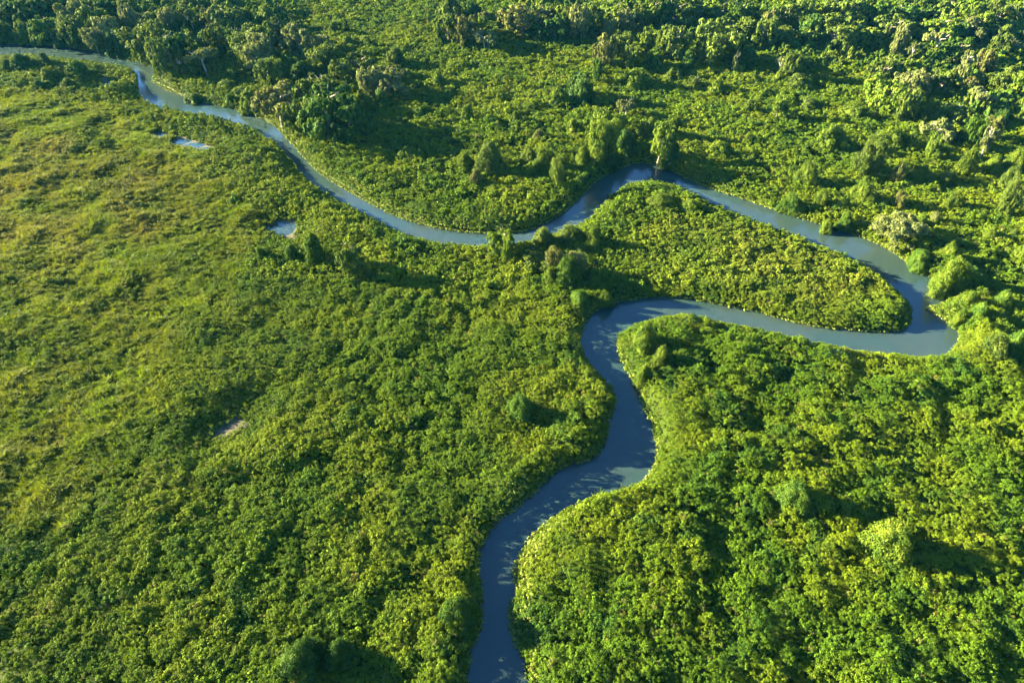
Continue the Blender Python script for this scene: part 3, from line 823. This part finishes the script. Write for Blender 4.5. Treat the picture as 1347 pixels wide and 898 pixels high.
# each cluster: (words that place it, group phrase, [(u, v_top, v_base, width, form, tone), ...]) in photo pixels
CLUSTERS = [
 ('trees above the uppermost river reach', 'trees on the far bank of the uppermost river reach', [
  (130, 43, 71, 18, 'd', 'p'), (148, 28, 66, 26, 'd', 'p'), (104, 8, 50, 26, 'r', 'p'), (136, 12, 55, 30, 'r', 'y'), (36, 33, 59, 22, 'b', 'y'), (56, 35, 61, 26, 'b', 'g'),
  (70, 24, 60, 28, 'r', 'g'), (98, 30, 65, 24, 'd', 'o'), (116, 40, 66, 20, 'd', 'g'), (9, 32, 58, 32, 'b', 'g'), (178, 14, 50, 20, 'd', 'p'), (84, 40, 63, 22, 'b', 'k'), (160, 44, 76, 26, 'b', 'k')]),
 ('trees in the top left corner', 'dark trees in the top left corner wood', [
  (16, 0, 36, 36, 'r', 'k'), (50, -4, 36, 36, 'r', 'k'), (82, -5, 32, 32, 'r', 'k'), (120, -4, 32, 36, 'r', 'o'), (172, -4, 30, 32, 'r', 'y'), (150, 2, 36, 26, 'r', 'k')]),
 ('trees around the narrow river elbow', 'trees around the narrow river elbow', [
  (202, 42, 87, 36, 'd', 'o'), (187, 60, 85, 16, 'd', 'y'), (216, 62, 99, 22, 'd', 'o'), (243, 78, 104, 13, 'p', 'o'), (273, 66, 102, 28, 'u', 'p'), (229, 46, 90, 34, 'r', 'k'), (230, 92, 108, 20, 'b', 'y'), (258, 80, 102, 18, 'r', 'g')]),
 ('trees behind the narrow river elbow', 'wood behind the river elbow', [
  (203, 30, 56, 18, 'r', 'o'), (224, 18, 46, 20, 'd', 'p'), (256, 19, 44, 20, 'u', 'o'), (200, 14, 42, 28, 'r', 'o'), (281, 15, 46, 18, 'r', 'p'), (304, 11, 50, 38, 'r', 'o'),
  (286, 39, 76, 20, 'r', 'o'), (275, 50, 74, 18, 'd', 'g'), (311, 38, 72, 26, 'r', 'g'), (330, 12, 36, 22, 'b', 'y'), (354, 13, 42, 30, 'b', 'y'), (374, 12, 38, 22, 'b', 'g'), (364, 29, 56, 22, 'r', 'o'), (250, 0, 24, 34, 'b', 'o'), (296, -2, 20, 34, 'b', 'y')]),
 ('thicket above the diagonal river reach', 'thicket above the diagonal river reach', [
  (340, 38, 74, 36, 'r', 'o'), (325, 56, 87, 30, 'd', 'o'), (352, 54, 90, 24, 'd', 'p'), (335, 67, 97, 18, 'd', 'p'), (346, 76, 103, 22, 'u', 'p'), (361, 84, 116, 24, 'd', 'o'),
  (310, 96, 116, 34, 'b', 'g'), (300, 108, 124, 26, 'b', 'y'), (322, 114, 132, 30, 'b', 'y'), (340, 118, 148, 36, 'b', 'y'), (304, 126, 138, 20, 'b', 'g'), (255, 124, 136, 22, 'b', 'g')]),
 ('dark riverside grove with long shadow', 'dark riverside grove with the long shadow', [
  (374, 118, 174, 46, 'r', 'w'), (436, 120, 186, 58, 'r', 'k'), (424, 102, 148, 42, 'r', 'o'), (421, 160, 188, 20, 'd', 'y'), (402, 134, 180, 30, 'r', 'o'), (462, 140, 186, 34, 'r', 'k'), (449, 166, 194, 30, 'b', 'k')]),
 ('plants above the dark riverside grove', 'plants above the dark riverside grove', [
  (396, 38, 76, 28, 'r', 'p'), (424, 47, 72, 16, 'r', 'p'), (428, 67, 100, 26, 'd', 'o'), (449, 84, 114, 20, 'r', 'o'), (477, 73, 107, 28, 'r', 'o'), (520, 66, 94, 34, 'b', 'o'), (492, 96, 130, 22, 'd', 'p'),
  (513, 92, 130, 40, 'r', 'p'), (476, 110, 136, 18, 'b', 'y'), (440, 32, 46, 18, 'b', 'o'), (457, 29, 47, 11, 'c', 'k'), (459, 50, 63, 18, 'b', 'y'), (484, 52, 67, 28, 'b', 'y'), (577, 90, 117, 20, 'b', 'y'), (400, 84, 110, 34, 'b', 'k'), (502, 122, 142, 28, 'b', 'g'), (556, 140, 158, 34, 'b', 'g'), (590, 120, 134, 20, 'b', 'y')]),
 ('clump left of the shaded meadow gap', 'clump left of the shaded meadow gap', [
  (590, 25, 64, 28, 'd', 'o'), (582, 40, 64, 20, 'b', 'g'), (615, 32, 64, 19, 'd', 'w'), (634, 27, 52, 17, 'r', 'y'), (637, 44, 70, 23, 'u', 'p'), (612, 48, 68, 20, 'b', 'y'), (594, 3, 32, 30, 'b', 'o'), (622, 5, 32, 30, 'b', 'k'), (638, 17, 32, 13, 'u', 'p'), (682, -3, 14, 28, 'b', 'y')]),
 ('long grove across the upper meadow', 'long grove across the upper meadow', [
  (686, 20, 56, 38, 'd', 'w'), (699, 12, 48, 22, 'r', 'o'), (729, 7, 42, 20, 'r', 'y'), (713, 12, 48, 20, 'r', 'p'), (748, 13, 52, 16, 'r', 'o'), (764, 15, 54, 20, 'd', 'p'), (730, 24, 56, 24, 'r', 'k'), (708, 30, 58, 24, 'r', 'k'),
  (780, 14, 50, 20, 'd', 'o'), (803, 5, 42, 36, 'r', 'y'), (801, 31, 54, 16, 'd', 'p'), (819, 20, 48, 20, 'd', 'p'), (833, 35, 50, 11, 'r', 'w')]),
 ('forest edge right of the long grove', 'forest edge right of the meadow grove', [
  (843, 12, 44, 18, 'r', 'o'), (857, 0, 40, 22, 'r', 'y'), (885, 4, 42, 34, 'r', 'o'), (911, 6, 38, 26, 'r', 'o'), (940, 4, 38, 30, 'r', 'y'), (924, 28, 46, 26, 'b', 'o'), (868, 2, 38, 16, 'r', 'k'), (956, 10, 40, 20, 'r', 'g')]),
 ('knoll plants below the upper forest edge', 'trees on the knoll below the forest edge', [
  (815, 49, 78, 28, 'd', 'o'), (852, 40, 73, 24, 'r', 'y'), (881, 40, 83, 34, 'r', 'o'), (792, 60, 90, 22, 'd', 'w'), (830, 69, 95, 17, 'd', 'o'), (858, 70, 96, 28, 'b', 'g'), (938, 45, 90, 40, 'd', 'o'), (960, 45, 84, 26, 'r', 'g'),
  (836, 94, 124, 46, 'b', 'y'), (863, 99, 114, 11, 'b', 'w'), (882, 95, 112, 24, 'b', 'y'), (912, 103, 119, 16, 'r', 'o'), (940, 107, 126, 28, 'b', 'y'), (787, 86, 112, 10, 'd', 'k'), (760, 102, 142, 44, 'b', 'k'), (735, 110, 142, 26, 'b', 'y'), (903, 70, 98, 26, 'b', 'k')]),
 ('tall forest along the top edge', 'tall forest along the top of the view', [
  (970, 2, 38, 28, 'r', 'g'), (986, 8, 40, 15, 'r', 'y'), (966, 28, 65, 38, 'r', 'o'), (1007, 16, 52, 15, 'r', 'w'), (1003, 31, 67, 22, 'd', 'o'), (1022, 13, 52, 26, 'r', 'o'), (1022, 43, 68, 24, 'd', 'o'), (1046, 6, 46, 32, 'r', 'o'),
  (1073, 6, 40, 24, 'r', 'y'), (1105, 2, 44, 42, 'r', 'o'), (1090, 28, 68, 46, 'r', 'o'), (1128, 33, 68, 32, 'r', 'y'), (1142, 6, 44, 28, 'r', 'g'), (1108, 44, 70, 20, 'd', 'o'), (1060, 24, 60, 26, 'r', 'k')]),
 ('plants round the small forest clearing', 'trees round the small forest clearing', [
  (1023, 78, 102, 14, 'u', 'p'), (1040, 77, 105, 17, 'd', 'o'), (1024, 95, 112, 20, 'b', 'y'), (1046, 101, 122, 38, 'b', 'o'), (964, 74, 98, 8, 'p', 'p'), (992, 103, 122, 16, 'b', 'o'), (975, 64, 100, 34, 'b', 'k'), (1006, 118, 134, 26, 'b', 'y')]),
 ('packed crowns in top right corner', 'packed crowns of the top right corner', [
  (1165, 25, 58, 34, 'r', 'o'), (1196, 0, 38, 28, 'r', 'o'), (1208, 10, 42, 26, 'r', 'g'), (1240, 1, 44, 38, 'r', 'o'), (1230, 24, 60, 36, 'r', 'y'), (1212, 31, 58, 22, 'r', 'o'), (1276, 12, 54, 34, 'r', 'y'),
  (1304, 6, 44, 26, 'r', 'o'), (1331, 6, 42, 34, 'r', 'o'), (1336, 30, 58, 36, 'r', 'y'), (1307, 36, 64, 22, 'r', 'o'), (1180, 8, 44, 24, 'r', 'k'), (1258, 26, 60, 26, 'r', 'g')]),
 ('wood under the top right corner', 'wood under the top right corner', [
  (1267, 30, 62, 28, 'u', 'p'), (1226, 47, 79, 26, 'u', 'p'), (1252, 54, 90, 28, 'r', 'g'), (1258, 76, 114, 23, 'p', 'p'), (1287, 76, 103, 19, 'd', 'w'), (1175, 46, 88, 15, 'd', 'p'), (1192, 64, 92, 12, 'p', 'p'), (1175, 76, 110, 42, 'r', 'y'),
  (1192, 101, 132, 28, 'd', 'p'), (1151, 84, 122, 26, 'r', 'o'), (1164, 112, 154, 46, 'd', 'y'), (1234, 97, 126, 30, 'r', 'o'), (1271, 103, 120, 15, 'r', 'w'), (1325, 53, 74, 17, 'r', 'p'), (1307, 47, 76, 19, 'r', 'o'), (1322, 83, 104, 20, 'b', 'k'), (1311, 100, 128, 24, 'd', 'o'), (1340, 103, 132, 24, 'd', 'y')]),
 ('plants around the white-flecked tree', 'trees around the white-flecked tree', [
  (1279, 119, 153, 25, 'u', 'p'), (1246, 139, 170, 34, 'r', 'o'), (1209, 141, 168, 20, 'b', 'o'), (1188, 124, 163, 24, 'd', 'o'), (1343, 127, 160, 16, 'd', 'y'), (1226, 164, 199, 29, 'u', 'p'), (1287, 171, 215, 19, 'p', 'p'), (1297, 158, 190, 15, 'r', 'w'), (1275, 164, 198, 18, 'd', 'g'), (1258, 168, 196, 24, 'b', 'k'), (1310, 148, 176, 30, 'b', 'k')]),
 ('plants below the white-trunked tree', 'bushes below the white-trunked tree', [
  (1168, 171, 202, 44, 'b', 'y'), (1193, 174, 200, 26, 'b', 'y'), (1218, 183, 208, 11, 'd', 'y'), (1231, 191, 214, 22, 'b', 'y'), (1266, 197, 232, 28, 'c', 'y'), (1176, 216, 242, 15, 'd', 'w'), (1330, 201, 227, 30, 'b', 'y'), (1300, 208, 226, 26, 'b', 'y'), (1322, 221, 252, 32, 'b', 'o'), (1208, 222, 244, 30, 'b', 'y'), (1240, 226, 250, 26, 'b', 'o')]),
 ('plants right of the upper right reach', 'plants right of the upper right reach', [
  (1135, 190, 234, 28, 'd', 'o'), (1132, 235, 272, 32, 'b', 'y'), (1076, 250, 276, 24, 'b', 'y'), (1085, 291, 306, 16, 'b', 'y'), (1109, 282, 305, 20, 'b', 'g'), (1174, 279, 324, 46, 'r', 'p'), (1208, 271, 300, 20, 'b', 'y'), (1226, 278, 296, 16, 'b', 'p'),
  (1181, 257, 277, 12, 'd', 'w'), (1250, 256, 280, 28, 'b', 'y'), (1316, 239, 284, 28, 'd', 'o'), (1297, 300, 320, 20, 'b', 'y'), (1326, 297, 317, 16, 'b', 'o'), (1338, 320, 346, 26, 'b', 'y'), (1060, 214, 248, 32, 'b', 'y'), (1040, 258, 284, 28, 'b', 'g')]),
 ('plants lining the outer right bend', 'bright bushes lining the outer river bend', [
  (1244, 316, 354, 30, 'b', 'y'), (1241, 344, 392, 46, 'b', 'y'), (1258, 404, 432, 20, 'b', 'y'), (1295, 428, 482, 42, 'b', 'o'), (1328, 436, 472, 38, 'b', 'g'), (1205, 330, 356, 32, 'b', 'g'), (1262, 372, 410, 26, 'b', 'y'), (1282, 398, 426, 30, 'b', 'g'), (1312, 386, 408, 30, 'b', 'g')]),
 ('mounds on slope right of meadow', 'mounds on slope right of meadow', [
  (985, 128, 152, 22, 'b', 'o'), (1020, 133, 160, 16, 'd', 'y'), (1092, 170, 206, 42, 'b', 'y'), (1115, 186, 206, 20, 'b', 'g'), (982, 178, 192, 18, 'b', 'y'), (985, 206, 220, 16, 'b', 'o'), (1060, 132, 150, 40, 'b', 'o'), (1118, 140, 164, 42, 'b', 'y')]),
 ('mounds on the middle meadow', 'mounds on the middle meadow', [
  (643, 184, 234, 42, 'b', 'o'), (626, 227, 248, 22, 'b', 'w'), (735, 214, 248, 20, 'd', 'o'), (708, 159, 187, 17, 'b', 'p'), (756, 161, 182, 23, 'b', 'y'), (615, 142, 164, 24, 'b', 'y'), (698, 196, 217, 24, 'b', 'o'), (612, 204, 226, 26, 'b', 'y'), (536, 196, 214, 38, 'b', 'y'), (560, 192, 206, 26, 'b', 'y'), (678, 150, 164, 20, 'b', 'y'), (718, 198, 226, 34, 'b', 'y')]),
 ('plants above the uppermost river bend', 'trees on the bank above the uppermost bend', [
  (786, 163, 218, 34, 'd', 'y'), (803, 149, 184, 32, 'r', 'y'), (823, 134, 158, 19, 'u', 'p'), (778, 151, 178, 20, 'b', 'y'), (822, 168, 208, 32, 'b', 'k'), (849, 161, 188, 15, 'd', 'o'), (864, 176, 220, 26, 'd', 'y'), (885, 156, 186, 17, 'c', 'y'), (902, 192, 209, 13, 'b', 'y'), (946, 188, 212, 34, 'b', 'y'), (800, 186, 222, 30, 'b', 'k'), (766, 190, 226, 28, 'b', 'y'), (880, 190, 222, 30, 'b', 'k')]),
 ('bushes edging the upper left marsh', 'bushes edging the upper left marsh', [
  (38, 74, 99, 30, 'b', 'k'), (62, 73, 90, 20, 'b', 'g'), (72, 91, 112, 32, 'b', 'y'), (104, 84, 104, 28, 'b', 'g'), (14, 76, 97, 16, 'b', 'o'), (57, 108, 120, 18, 'b', 'k'), (92, 106, 120, 22, 'b', 'o')]),
 ('lone plants in the middle marsh', 'lone plants in the middle marsh', [
  (418, 311, 354, 36, 'c', 'g'), (386, 324, 348, 28, 'b', 'k'), (346, 327, 344, 18, 'b', 'g'), (464, 319, 365, 27, 'r', 'o'), (486, 356, 373, 20, 'b', 'o')]),
 ('thicket on neck between river bends', 'thicket on the neck between two river bends', [
  (659, 299, 337, 29, 'r', 'y'), (665, 318, 348, 10, 'd', 'y'), (715, 304, 334, 42, 'b', 'o'), (752, 297, 325, 38, 'b', 'o'), (777, 301, 328, 28, 'b', 'y'), (708, 329, 354, 38, 'r', 'o'), (731, 328, 360, 26, 'd', 'w'), (758, 331, 358, 24, 'd', 'p'),
  (745, 338, 382, 42, 'b', 'g'), (781, 345, 384, 28, 'b', 'g'), (723, 352, 376, 28, 'b', 'y'), (762, 383, 406, 34, 'b', 'g'), (796, 384, 404, 20, 'b', 'y'), (870, 258, 284, 52, 'b', 'y'), (905, 264, 284, 30, 'b', 'y')]),
 ('bushes inside the near river bend', 'bushes inside the near river bend', [
  (846, 420, 468, 40, 'b', 'y'), (866, 440, 492, 34, 'b', 'y'), (846, 474, 506, 24, 'b', 'y')]),
]
SINGLES = [
 (1149, 672, 748, 66, 'b', 'y', 'largest bright vine mound in the lower right shrubs'),
 (1036, 610, 678, 52, 'b', 'g', 'vine mound up left of the largest one in the lower right'),
 (685, 518, 556, 36, 'b', 'g', 'lone round vine mound left of the river below its near bend'),
 (600, 782, 832, 48, 'b', 'g', 'shaded leafy mound overhanging the left bank near the bottom'),
 (408, 808, 900, 56, 'b', 'k', 'larger shade-darkened two-lobed vine mound at the bottom left centre'),
 (452, 818, 890, 44, 'b', 'k', 'smaller shade-darkened vine mound just right of the two-lobed one'),
]

def plant(u, vt, vb, w, form, tone, label, group=None, g=rng):
    zc = 1.5
    for _ in range(3):                        # the lowest visible pixel is where the plant's front meets the shrub tops around it
        x, y = ground_at(u, vb - 0.06 * w, zc)
        x, y = float(x), float(y)
        zc = 0.75 * float(canopy(np.array([x]), np.array([y]))[0])
    dep = float(proj(x, y, 3.0)[2])
    rad = 0.5 * w * dep / FPX
    back = rad * (0.75 if form in 'bc' else 0.4)
    x, y = x * (1 + back / y), y + back
    # height at which this spot meets the top pixel
    dy = (vt - CY) / FPX
    yy = math.cos(PITCH) - dy * math.sin(PITCH); zz = -math.sin(PITCH) - dy * math.cos(PITCH)
    H = CAM_H + zz * (y + 0.3 * rad) / yy
    H = float(np.clip(H * ((1.1 if dep < 190 else 1.25) if form not in 'bc' else 1.15), 2.2, 24))
    if form == 'b':
        H = min(H, 2.0 * rad + 1.0)
    hi = dep < 190
    P = proto(form, hi)
    me, tr = P[g.integers(0, len(P))]
    rad *= ((1.15 if group else 1.4) if form in 'bc' else (1.35 if hi else 1.7)) if form != 'p' else 1.25
    col = np.array(TONE[tone]) * g.uniform(0.85, 1.18) * (0.82 if form in 'bc' else 1.0)
    rz = g.uniform(0, 6.283)
    cat = 'bush' if form in 'bc' else 'tree'
    if form in 'bc':
        o = link(NAME[form], me, label, cat, None, group)
        o.location, o.scale, o.rotation_euler = (x, y, 0.1), (rad, rad * g.uniform(0.9, 1.1), H), (0, 0, rz)
        o.color = (*col, 1)
        return o
    root = link(NAME[form], None, label, cat, None, group)
    root.empty_display_size = 0.5
    root.location, root.rotation_euler = (x, y, 0.1), (g.normal(0, 0.03), g.normal(0, 0.03) + (0.25 if 'leaning' in label else 0), rz)
    c = link('crown', me, parent=root)
    c.scale = (rad, rad * g.uniform(0.9, 1.1), H)
    c.color = (*col, 1)
    t = link('trunk', tr, parent=root)
    tw = rad if form in 'up' else rad * 0.9
    t.scale = (tw, tw, H)
    return root

for words_, group, items in CLUSTERS:
    items = sorted(items)
    for i, (u, vt, vb, w, form, tone) in enumerate(items):
        lab = '%s %s, %s from left of the %s' % (TONE_WORD[tone], FORM_WORD[form], ORD[i], words_)
        plant(u, vt, vb, w, form, tone, lab, group)
for u, vt, vb, w, form, tone, lab in SINGLES:
    plant(u, vt, vb, w, form, tone, lab)

# ------------------------------------------------------------------ nameless thicket between the trees and over the upper meadow
PC_BUSH = bpy.data.collections.new('thicket')
for i in range(5):
    g = np.random.default_rng(700 + i)
    mesh = (crown_mound if i < 3 else crown_round)(g, 1500, 0.095)
    mesh.materials.clear(); mesh.materials.append(M_leaf_inst)
    PC_BUSH.objects.link(bpy.data.objects.new('thicket_%02d' % i, mesh))
X, Y, D = band(60, 470, 3.4)
w, up, lr = samp(Z_WOOD, X, Y), samp(Z_UPPER, X, Y), samp(Z_LOWR, X, Y)
patch = fbm(X, Y, 30, 211)
prob = 0.80 * w + 0.30 * up * (1 - w) * np.clip((patch - 0.46) * 5, 0, 1) + 0.05 * lr
k = (rng.random(len(X)) < prob) & (samp(SD, X, Y) > 3.5) & (samp(SDP, X, Y) > 2)
X, Y, w, up = X[k], Y[k], w[k], up[k]
n = len(X)
r = rng.uniform(1.1, 2.3, n) * (1 + 0.9 * w)
h = canopy(X, Y) * 0.6 + rng.uniform(0.8, 2.0, n) * (1 + 1.6 * w)
tn = np.array([TONE[c] for c in rng.choice(list('ggooykk'), n)]) * rng.uniform(0.8, 1.15, (n, 1))  # extra dark tones in the mix paint shading into the filler
scatter('thicket', np.stack([X, Y, np.full(n, 0.1)], 1), np.stack([np.zeros(n), np.zeros(n), rng.uniform(0, 6.28, n)], 1), np.stack([r, r, h], 1), tn, 5, PC_BUSH,
        'tangled bushy thicket filling in between the trees and over the upper meadow', 'thicket')

# ------------------------------------------------------------------ the forest that goes on beyond the view's upper edge: one mass
PC_TREES = bpy.data.collections.new('forest_mass')
for i, (me, tr) in enumerate(proto('r', False)):
    g = np.random.default_rng(i)
    mesh = me.copy()
    mesh.materials.clear(); mesh.materials.append(M_leaf_inst)
    PC_TREES.objects.link(bpy.data.objects.new('forest_mass_%02d' % i, mesh))
xs, ys = np.meshgrid(np.arange(-420, 420, 7.5), np.arange(345, 620, 7.5))
xs = (xs + rng.uniform(-3, 3, xs.shape)).ravel(); ys = (ys + rng.uniform(-3, 3, ys.shape)).ravel()
u, v, d = proj(xs, ys, 9.0)
k = (v < -4) & (u > -300) & (u < 1650) & (rng.random(len(xs)) < 0.85)
xs, ys = xs[k], ys[k]
n = len(xs)
r = rng.uniform(4, 7.5, n)
tn = np.array([TONE[c] for c in rng.choice(list('gooyk'), n)])
scatter('far_forest', np.stack([xs, ys, np.full(n, 0.1)], 1), np.stack([np.zeros(n), np.zeros(n), rng.uniform(0, 6.28, n)], 1), np.stack([r, r, rng.uniform(7, 13, n)], 1), tn, 5, PC_TREES,
        'unbroken forest going on beyond the upper edge', 'forest')

# ------------------------------------------------------------------ thin evening haze
HAZE = 0.000024
mh = bpy.data.materials.new('haze')
mh.use_nodes = True
ht_ = mh.node_tree
ht_.nodes.clear()
ho = nn(ht_, 'ShaderNodeOutputMaterial')
pv_ = nn(ht_, 'ShaderNodeVolumePrincipled')
pv_.inputs['Color'].default_value = (0.06, 0.50, 1.0, 1)
pv_.inputs['Density'].default_value = HAZE
ht_.links.new(pv_.outputs[0], ho.inputs['Volume'])
hv = np.array([(x, y, z) for x in (-700, 700) for y in (-60, 900) for z in (-3, 110)], float)
hf = np.array([(0, 1, 3, 2), (4, 6, 7, 5), (0, 4, 5, 1), (2, 3, 7, 6), (0, 2, 6, 4), (1, 5, 7, 3)])
link('haze', new_mesh('haze', hv, hf, [mh]), 'thin bluish evening haze over the whole marsh', 'haze', 'stuff')
cy.volume_bounces = 0
